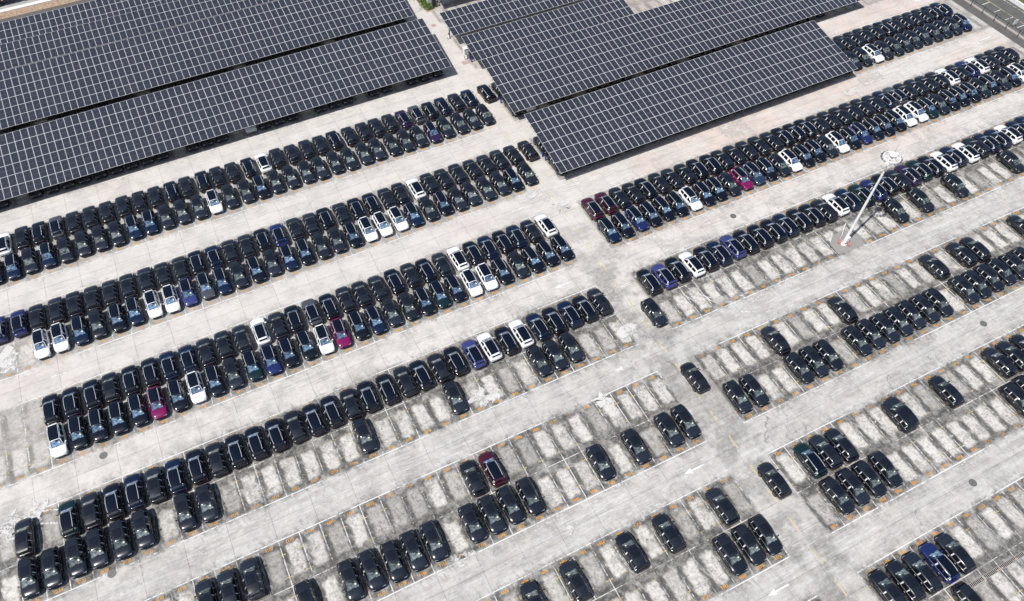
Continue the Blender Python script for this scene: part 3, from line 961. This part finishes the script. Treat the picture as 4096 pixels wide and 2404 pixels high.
W6 = PW
canopy(43.42 - 78 * PW, 43.42, 112.4, 6, 'front wide solar canopy of the left lot, above noses of shaded cars')
canopy(43.3 - 78 * PW, 43.3, 130.4, 6, 'second wide solar canopy of the left lot, just behind the black gap')
canopy(43.2 - 78 * PW, 43.2, 147.55, 3, 'narrow solar canopy of the left lot behind the two wide ones')
canopy(43.2 - 78 * PW, 43.2, 154.95, 3, 'rearmost narrow solar canopy of the left lot, along the strip of bare soil')
canopy(47.9, 108.6, 78.9, 6, 'front wide solar canopy of the right lot, nearest the rows of cars')
canopy(47.75, 125.6, 95.68, 6, 'longest wide solar canopy of the right lot, second from the front')
canopy(48.1, 81.6, 111.75, 3, 'narrow solar canopy of the right lot, directly behind the longest one')
canopy(47.5, 79.6, 120.75, 3, 'narrow solar canopy of the right lot beside the green shrub')
canopy(49.6, 79.6, 133.0, 3, 'rearmost solar canopy of the right lot, only a corner showing beside the shrub')

# ================================================================= light mast
MX, MY = 80.55, 48.38
mast = D.objects.new('light_mast', None); COL.objects.link(mast); mast.location = (MX, MY, 0)
thing(mast, 'tall white light mast with a ring of floodlights standing among empty bays', 'light mast')
m = MB()
hs = [0, .1, 4.0, 4.05, 9, 9.05, 14, 14.05, 17.2]
rs = [.27, .26, .22, .205, .185, .17, .15, .135, .11]
n = 12
m.loft([[(r * math.cos(2 * math.pi * i / n), r * math.sin(2 * math.pi * i / n), z) for i in range(n)] for z, r in zip(hs, rs)])
link('pole', m.mesh('pole', ['white_paint']), mast)
m = MB()
m.rod((0, 0, 0), (0, 0, .10), .52, .52, 16)
for i in range(8):
    a = math.pi / 4 * i; m.rod((.44 * math.cos(a), .44 * math.sin(a), .1), (.44 * math.cos(a), .44 * math.sin(a), .2), .04, .04, 6)
m.box(-.28, .28, -.45, -.2, .6, 1.7)
link('base_plate', m.mesh('base_plate', ['white_paint']), mast)
m = MB()
RR, ZR = 1.12, 17.1
n = 32
def ring(r, z): return [(r * math.cos(2 * math.pi * i / n), r * math.sin(2 * math.pi * i / n), z) for i in range(n)]
m.loft([ring(RR - .05, ZR - .05), ring(RR + .05, ZR - .05), ring(RR + .05, ZR + .06), ring(RR - .05, ZR + .06), ring(RR - .05, ZR - .05)], cap=False)
for i in range(6):
    a = math.pi / 3 * i + .2
    m.bar((.2 * math.cos(a), .2 * math.sin(a), ZR + .02), (RR * math.cos(a), RR * math.sin(a), ZR), .08, .08)
m.loft([ring(.44, ZR - .1), ring(.50, ZR - .1), ring(.50, ZR + .05), ring(.44, ZR + .05), ring(.44, ZR - .1)], cap=False)
link('lamp_ring', m.mesh('lamp_ring', ['white_paint']), mast)
m = MB()
m.loft([ring(.54 * math.cos(t), ZR + .45 + .26 * math.sin(t)) for t in (0, .35, .7, 1.05, 1.35, 1.5)])
m.rod((0, 0, ZR - .2), (0, 0, ZR + .5), .22, .22, 12)
link('dome', m.mesh('dome', ['white_paint'], False), mast)
link('lightning_rod', MB().rod((.1, .1, ZR + .8), (.15, .15, ZR + 2.4), .025, .012, 6).mesh('lightning_rod', ['steel']), mast)
fm = MB()
fm.loft([[(-.30, -.10, -.20), (.30, -.10, -.20), (.30, -.10, .20), (-.30, -.10, .20)], [(-.34, .16, -.24), (.34, .16, -.24), (.34, .16, .24), (-.34, .16, .24)]])
for k in range(4): fm.box(-.26, .26, -.20, -.10, -.15 + k * .09, -.12 + k * .09)
lens = MB().box(-.31, .31, .162, .185, -.21, .21).mesh('lens', ['lamp_glass'])
fm = fm.mesh('floodlight', ['lamp_grey'])
for i in range(16):
    a = 2 * math.pi * i / 16
    o = link('floodlight', fm, mast, ((RR + .18) * math.cos(a), (RR + .18) * math.sin(a), ZR - .16), (math.radians(-55), 0, a - math.pi / 2))
    o.scale = (.52, .52, .52)
    link('lens', lens, o)
m = MB()
pad = [(78.4, 47.0), (80.3, 46.75), (83.4, 46.9), (83.9, 48.6), (82.6, 50.6), (80.2, 50.4), (78.6, 49.2)]
link('mast_pad', MB().add([(x, y, .03) for x, y in pad] + [(x, y, -.03) for x, y in pad], [tuple(range(7))] + [(i, 7 + i, 7 + (i + 1) % 7, (i + 1) % 7) for i in range(7)]).mesh('mast_pad', ['hatch']), ground)
for (x, y, a), lb in zip(((80.05, 48.75, .5), (80.95, 47.75, .7)), ('faded red concrete block on the left of the white mast foot', 'faded red concrete block in front of the white mast foot')):
    t = link('concrete_block', MB().loft([[(-.38, -.25, 0), (.38, -.25, 0), (.38, .25, 0), (-.38, .25, 0)], [(-.34, -.2, .5), (.34, -.2, .5), (.34, .2, .5), (-.34, .2, .5)]]).mesh('concrete_block', ['red_block']), None, (x, y, .03), (0, 0, a))
    thing(t, lb, 'concrete block', 'blocks at the mast foot')
t = D.objects.new('pipe_barrier', None); COL.objects.link(t); t.location = (80.9, 49.8, 0)
thing(t, 'low white pipe barrier on the ground beside the light mast foot', 'barrier')
link('rail', MB().rod((-.1, -.4, .75), (2.0, 1.2, .75), .05).mesh('rail', ['white_paint']), t)
for q in ((-.1, -.4), (2.0, 1.2)): link('leg', MB().rod((*q, 0), (*q, .78), .05).mesh('leg', ['white_paint']), t)

# ================================================================= small things on the lot
cv = MB()
n = 20
cv.rod((0, 0, 0.0), (0, 0, .012), .44, .44, n, 0)
cv.loft([[(r * math.cos(2 * math.pi * i / n), r * math.sin(2 * math.pi * i / n), z) for i in range(n)] for r, z in ((.50, .0), (.50, .02), (.44, .02), (.44, .0))], 0, cap=False)
for k in range(-3, 4): cv.box(-.3, .3, k * .1 - .02, k * .1 + .02, .012, .018, 0)
cvm = {m_: cv.mesh('manhole_cover', [m_]) for m_ in ('cover', 'cover_pink')}
for x, y, m_, lb in ((-26.6, 62.1, 'cover', 'round grey manhole cover in the lane below the white car at the row end'), (-28.1, 46.4, 'cover', 'round grey manhole cover in the lane below five parked black cars'),
                     (88.1, 27.8, 'cover', 'round dark manhole cover in the lane right of seven black cars'), (68.4, 10.8, 'cover', 'round dark manhole cover in the wide lane at the lower right'),
                     (68.3, 47.6, 'cover', 'round dark manhole cover at the edge of empty bays near the wheel marks'), (68.9, 60.6, 'cover', 'faint grey manhole cover in the lane above the light mast row'),
                     (46.77, 129.2, 'cover_pink', 'faint pinkish manhole cover in the lane between the solar canopies')):
    thing(link('manhole_cover', cvm[m_], None, (x, y, .002)), lb, 'manhole cover', 'manhole covers')
thing(link('pit_cover', MB().box(-.6, .6, -.5, .5, 0, .03).box(-.66, .66, -.56, .56, 0, .018).mesh('pit_cover', ['cover_pink']), None, (47.5, 115.5, .0)), 'square rust-pink pit cover beside the white cabinet between the canopies', 'pit cover')
for (x0, x1, y, lb) in ((-21.0, 15.0, 90.55, 'slatted drain grate along the noses of the second double row'), (58.5, 67.0, 1.75, 'slatted drain grate between bays at the bottom right corner')):
    t = D.objects.new('drain_grate', None); COL.objects.link(t); t.location = (x0, y, 0)
    thing(t, lb, 'drain grate', 'drain grates')
    link('frame', MB().box(0, x1 - x0, -.26, -.22, 0, .012).box(0, x1 - x0, .22, .26, 0, .012).mesh('frame', ['kerb']), t)
    link('channel', MB().add(flat(0, x1 - x0, -.22, .22, .003), [(0, 1, 2, 3)]).mesh('channel', ['tyre']), t)
    m = MB(); xx = .1
    while xx < x1 - x0: m.box(xx, xx + .08, -.22, .22, .003, .010); xx += .22
    stuff(link('slats', m.mesh('slats', ['kerb']), t))


def cone(x, y, lb):
    t = D.objects.new('traffic_cone', None); COL.objects.link(t); t.location = (x, y, 0)
    thing(t, lb, 'traffic cone', 'traffic cones')
    link('base', MB().box(-.3, .3, -.3, .3, 0, .06).mesh('base', ['tyre']), t)
    link('cone', MB().rod((0, 0, .06), (0, 0, 1.0), .24, .05, 12).mesh('cone', ['white_paint']), t)
    link('stripe', MB().rod((0, 0, .80), (0, 0, 1.1), .10, .045, 12).mesh('stripe', ['dark_steel']), t)


cone(47.75, 124.0, 'white traffic cone alone in the lane between the solar canopies')
cone(48.15, 116.6, 'white traffic cone beside the white cabinet between the canopies')
cone(50.3, 135.2, 'white traffic cone by the red box and green shrub')


def cabinet(x, y, w, d, h, mat, lb, rot=0.0, legs=True):
    t = D.objects.new('electric_cabinet', None); COL.objects.link(t); t.location = (x, y, 0); t.rotation_euler = (0, 0, rot)
    thing(t, lb, 'cabinet', 'electric cabinets')
    z = .25
    link('box', MB().box(-w / 2, w / 2, -d / 2, d / 2, z, h).mesh('box', [mat]), t)
    link('roof', MB().box(-w / 2 - .06, w / 2 + .06, -d / 2 - .08, d / 2 + .06, h, h + .06).mesh('roof', [mat]), t)
    link('door', MB().box(-w / 2 + .06, w / 2 - .06, -d / 2 - .025, -d / 2, z + .08, h - .08).mesh('door', [mat]), t)
    link('plinth', MB().box(-w / 2 + .04, w / 2 - .04, -d / 2 + .04, d / 2 - .04, 0, z).mesh('plinth', ['kerb']), t)
    link('handle', MB().box(w / 2 - .2, w / 2 - .16, -d / 2 - .06, -d / 2 - .025, h * .5, h * .5 + .2).mesh('handle', ['dark_steel']), t)


cabinet(48.45, 117.3, 1.0, .7, 1.7, 'cab_white', 'white electric cabinet beside the narrow canopy corner and traffic cone')
cabinet(48.9, 115.9, .8, .6, 1.5, 'dark_steel', 'dark electric cabinet standing before the white cabinet by the canopy')
cabinet(49.1, 136.6, 1.3, .8, 2.0, 'cab_white', 'white electric cabinet beside the green shrub at the top')
cabinet(49.4, 135.1, .7, .6, 1.6, 'dark_steel', 'dark electric cabinet between the green shrub and the red box')
cabinet(52.0, 134.9, 1.4, .5, 1.9, 'cab_grey', 'pale grey cabinet at the dark canopy mouth near the shrub')
t = D.objects.new('fire_hose_box', None); COL.objects.link(t); t.location = (50.0, 135.9, 0)
thing(t, 'red fire box on a post beside the green shrub', 'fire box')
link('box', MB().box(-.35, .35, -.15, .15, .7, 1.5).mesh('box', ['red']), t)
link('door', MB().box(-.3, .3, -.18, -.152, .75, 1.2).mesh('door', ['white_paint']), t)
link('post', MB().box(-.06, .06, -.06, .06, 0, .7).mesh('post', ['dark_steel']), t)
# shrub
t = D.objects.new('green_shrub', None); COL.objects.link(t); t.location = (48.0, 138.0, 0)
thing(t, 'bright green shrub strip at the lane edge between the canopies', 'shrub')
m = MB()
for i in range(2600):
    f = rnd.random(); y = -3.6 + 9.0 * f
    c = Vector((rnd.gauss(0, .55) - .05 * y, y, abs(rnd.gauss(.55, .35)) * (1.15 if f > .3 else .7)))
    a = Vector((rnd.gauss(0, 1), rnd.gauss(0, 1), rnd.gauss(0, .6))).normalized() * rnd.uniform(.08, .2)
    b = a.cross(Vector((rnd.gauss(0, 1), rnd.gauss(0, 1), 1))).normalized() * rnd.uniform(.04, .09)
    m.add([c - a, c + b, c + a, c - b], [(0, 1, 2, 3)])
o = link('foliage', m.mesh('foliage', ['leaf']), t); stuff(o)
m = MB()
for i in range(9): m.rod((rnd.uniform(-.3, .3), -3 + i * .95, 0), (rnd.uniform(-.4, .4), -3 + i * .95 + rnd.uniform(-.3, .3), .8), .04, .015, 5)
link('stems', m.mesh('stems', ['soil']), t)
struct(link('planting_bed', MB().add([(47.3, 133.9, .01), (48.7, 133.9, .01), (49.0, 136, .01), (48.2, 150, .01), (46.6, 150, .01)], [(0, 1, 2, 3, 4)]).mesh('planting_bed', ['soil'])))

# ================================================================= top left: soil strip, limed wall, road, red truck
struct(link('soil_strip', MB().box(-70, 10, 169.6, 172.0, -.03, .03).mesh('soil_strip', ['soil'])))
m = MB()
for i in range(260):
    x, y, s = rnd.uniform(-32, -8), rnd.uniform(169.8, 171.9), rnd.uniform(.04, .14)
    m.rod((x, y, .02), (x + rnd.uniform(-.05, .05), y, .03 + s), s, s * .5, 5)
stuff(link('soil_clods', m.mesh('soil_clods', ['soil'])))
wall = D.objects.new('low_wall', None); COL.objects.link(wall); wall.location = (0, 172.1, 0)
thing(wall, 'low white wall of concrete panels between bare soil and the road', 'wall')
pmz = MB().box(-.985, .985, 0, .95, -.03, .12).mesh('panel', ['lime'])
for i in range(34): link('panel', pmz, wall, (-62 + i * 2.0, 0, 0))
struct(link('road', MB().box(-120, 20, 173.06, 190, -.03, .02).mesh('road', ['road'])))
link('edge_line', MB().add(flat(-120, 20, 173.9, 174.0, .03), [(0, 1, 2, 3)]).mesh('edge_line', ['white_line']), D.objects['road'])
tr = D.objects.new('cargo_truck', None); COL.objects.link(tr); tr.location = (-25.8, 174.2, 0)
thing(tr, 'red corrugated container truck on the road beyond the low white wall', 'truck')
m = MB()
m.box(-12.2, 0, .05, 2.45, 1.25, 3.7)
xx = -12.1
while xx < -.1:
    m.box(xx, xx + .14, .0, .05, 1.35, 3.65); xx += .28
link('container', m.mesh('container', ['red']), tr)
m = MB(); xx = -12.0
while xx < 0: m.box(xx, xx + .30, -.02, .06, 1.18, 1.25); xx += .95
link('latches', m.mesh('latches', ['white_paint']), tr)
link('chassis', MB().box(-12.4, .6, .35, .6, .85, 1.18).box(-12.4, .6, 1.9, 2.15, .85, 1.18).box(-6, -3, .2, 2.3, .5, 1.0).mesh('chassis', ['dark_steel']), tr)
for x in (-3.4, -4.7, -10.5):
    for y in (.25, 2.0):
        o = link('wheel', MB().rod((x, y - .15, .5), (x, y + .25, .5), .5, .5, 18).mesh('wheel', ['tyre']), tr)
        link('rim', MB().rod((x, y - .17, .5), (x, y - .14, .5), .27, .24, 14).mesh('rim', ['lamp_glass']), o)
link('cab', MB().loft([[(1.0, .1, .6), (3.2, .1, .6), (3.2, 2.4, .6), (1.0, 2.4, .6)], [(1.0, .1, 2.0), (3.2, .1, 1.9), (3.2, 2.4, 1.9), (1.0, 2.4, 2.0)], [(1.0, .2, 3.0), (2.7, .2, 3.0), (2.7, 2.3, 3.0), (1.0, 2.3, 3.0)]]).mesh('cab', ['red']), tr)
tr.location.x = -29.3 + 3.2

# ================================================================= right edge: kerb, fence, road, wall, verge
struct(link('kerb', MB().box(147.25, 147.5, -40, 260, -.03, .12).mesh('kerb', ['kerb'])))
struct(link('verge_strip', MB().box(147.5, 148.55, -40, 260, -.03, .05).mesh('verge_strip', ['kerb'])))
sr = struct(link('side_road', MB().box(148.55, 155.3, -40, 260, -.03, .01).mesh('side_road', ['asphalt'])))
link('yellow_line', MB().add(flat(151.42, 151.54, -40, 260, .015), [(0, 1, 2, 3)]).mesh('yellow_line', ['cross_yellow']), sr)
link('edge_line', MB().add(flat(154.5, 154.64, -40, 260, .015), [(0, 1, 2, 3)]).mesh('edge_line', ['white_line']), sr)
dm = MB().add(flat(-1.18, 1.18, -.08, .08, .015), [(0, 1, 2, 3)]).mesh('bay_mark', ['white_line'])
for i in range(-10, 16): link('bay_mark', dm, sr, (150.2, 86.2 - 2.97 * i, 0))
wl = link('side_wall', MB().box(155.45, 155.85, -40, 260, -.03, .55).box(155.40, 155.90, -40, 260, .55, .65).mesh('side_wall', ['lime']))
thing(wl, 'low white wall between the side road and the grass verge', 'wall')
struct(link('grass_verge', MB().box(155.9, 230, -40, 260, -.03, .03).mesh('grass_verge', ['grass'])))
m = MB()
for i in range(5000):
    x, y = rnd.uniform(155.95, 164), rnd.uniform(66, 100); hh = rnd.uniform(.1, .35); a = rnd.uniform(0, 6.28)
    c, s_ = math.cos(a) * .05, math.sin(a) * .05
    m.add([(x - c, y - s_, .03), (x + c, y + s_, .03), (x + s_, y - c, .03 + hh)], [(0, 1, 2)])
stuff(link('grass', m.mesh('grass', ['leaf'])))
fe = D.objects.new('lot_fence', None); COL.objects.link(fe); fe.location = (147.0, 80, 0)
thing(fe, 'grey post and rail fence with dark braces along the right side road', 'fence')
pg = MB().bar((0, 0, 0), (.0, 0, 1.75), .09, .09).mesh('post', ['steel'])
pd = MB().bar((0, 0, 0), (.0, 0, 1.55), .08, .08).mesh('brace', ['dark_steel'])
for i in range(-9, 16):
    y = 86.95 - 2.96 * i - 80
    link('post', pg, fe, (.85, y, .05)); link('brace', pd, fe, (-.20, y, 0))
for x, z in ((.85, .35), (.85, .75), (1.05, .55)):
    link('rail', MB().bar((x, -46, z), (x, 35, z), .07, .12).mesh('rail', ['steel']), fe)
sg = D.objects.new('notice_board', None); COL.objects.link(sg); sg.location = (148.5, 77.75, 0)
thing(sg, 'small white notice board standing at the fence beside the side road', 'sign')
link('board', MB().box(-.55, .55, -.03, .03, .75, 1.65).mesh('board', ['white_paint']), sg)
link('mark', MB().box(-.04, .04, -.036, -.031, 1.0, 1.4).mesh('mark', ['cab_grey']), sg)
for x in (-.4, .4): link('leg', MB().box(x - .03, x + .03, -.02, .02, 0, .75).mesh('leg', ['steel']), sg)
# thin white railing posts in the pale yard behind the long canopy
for i, (x, y) in enumerate(((82.3, 113.4), (88.6, 111.2), (93.6, 111.0), (98.8, 110.9))):
    t = link('yard_post', MB().bar((0, 0, 0), (0, 0, 2.0 if i else 2.6), .08, .08).box(-.12, .12, -.12, .12, 0, .04).mesh('yard_post', ['steel']), None, (x, y, 0))
    thing(t, f"thin grey post in the pale yard behind the long canopy, {['nearest the narrow canopy', 'second from the narrow canopy', 'third from the narrow canopy', 'farthest from the narrow canopy'][i]}", 'post', 'posts in the pale yard')
print('cars', len(cars), 'visible', len(vis), 'objects', len(D.objects))
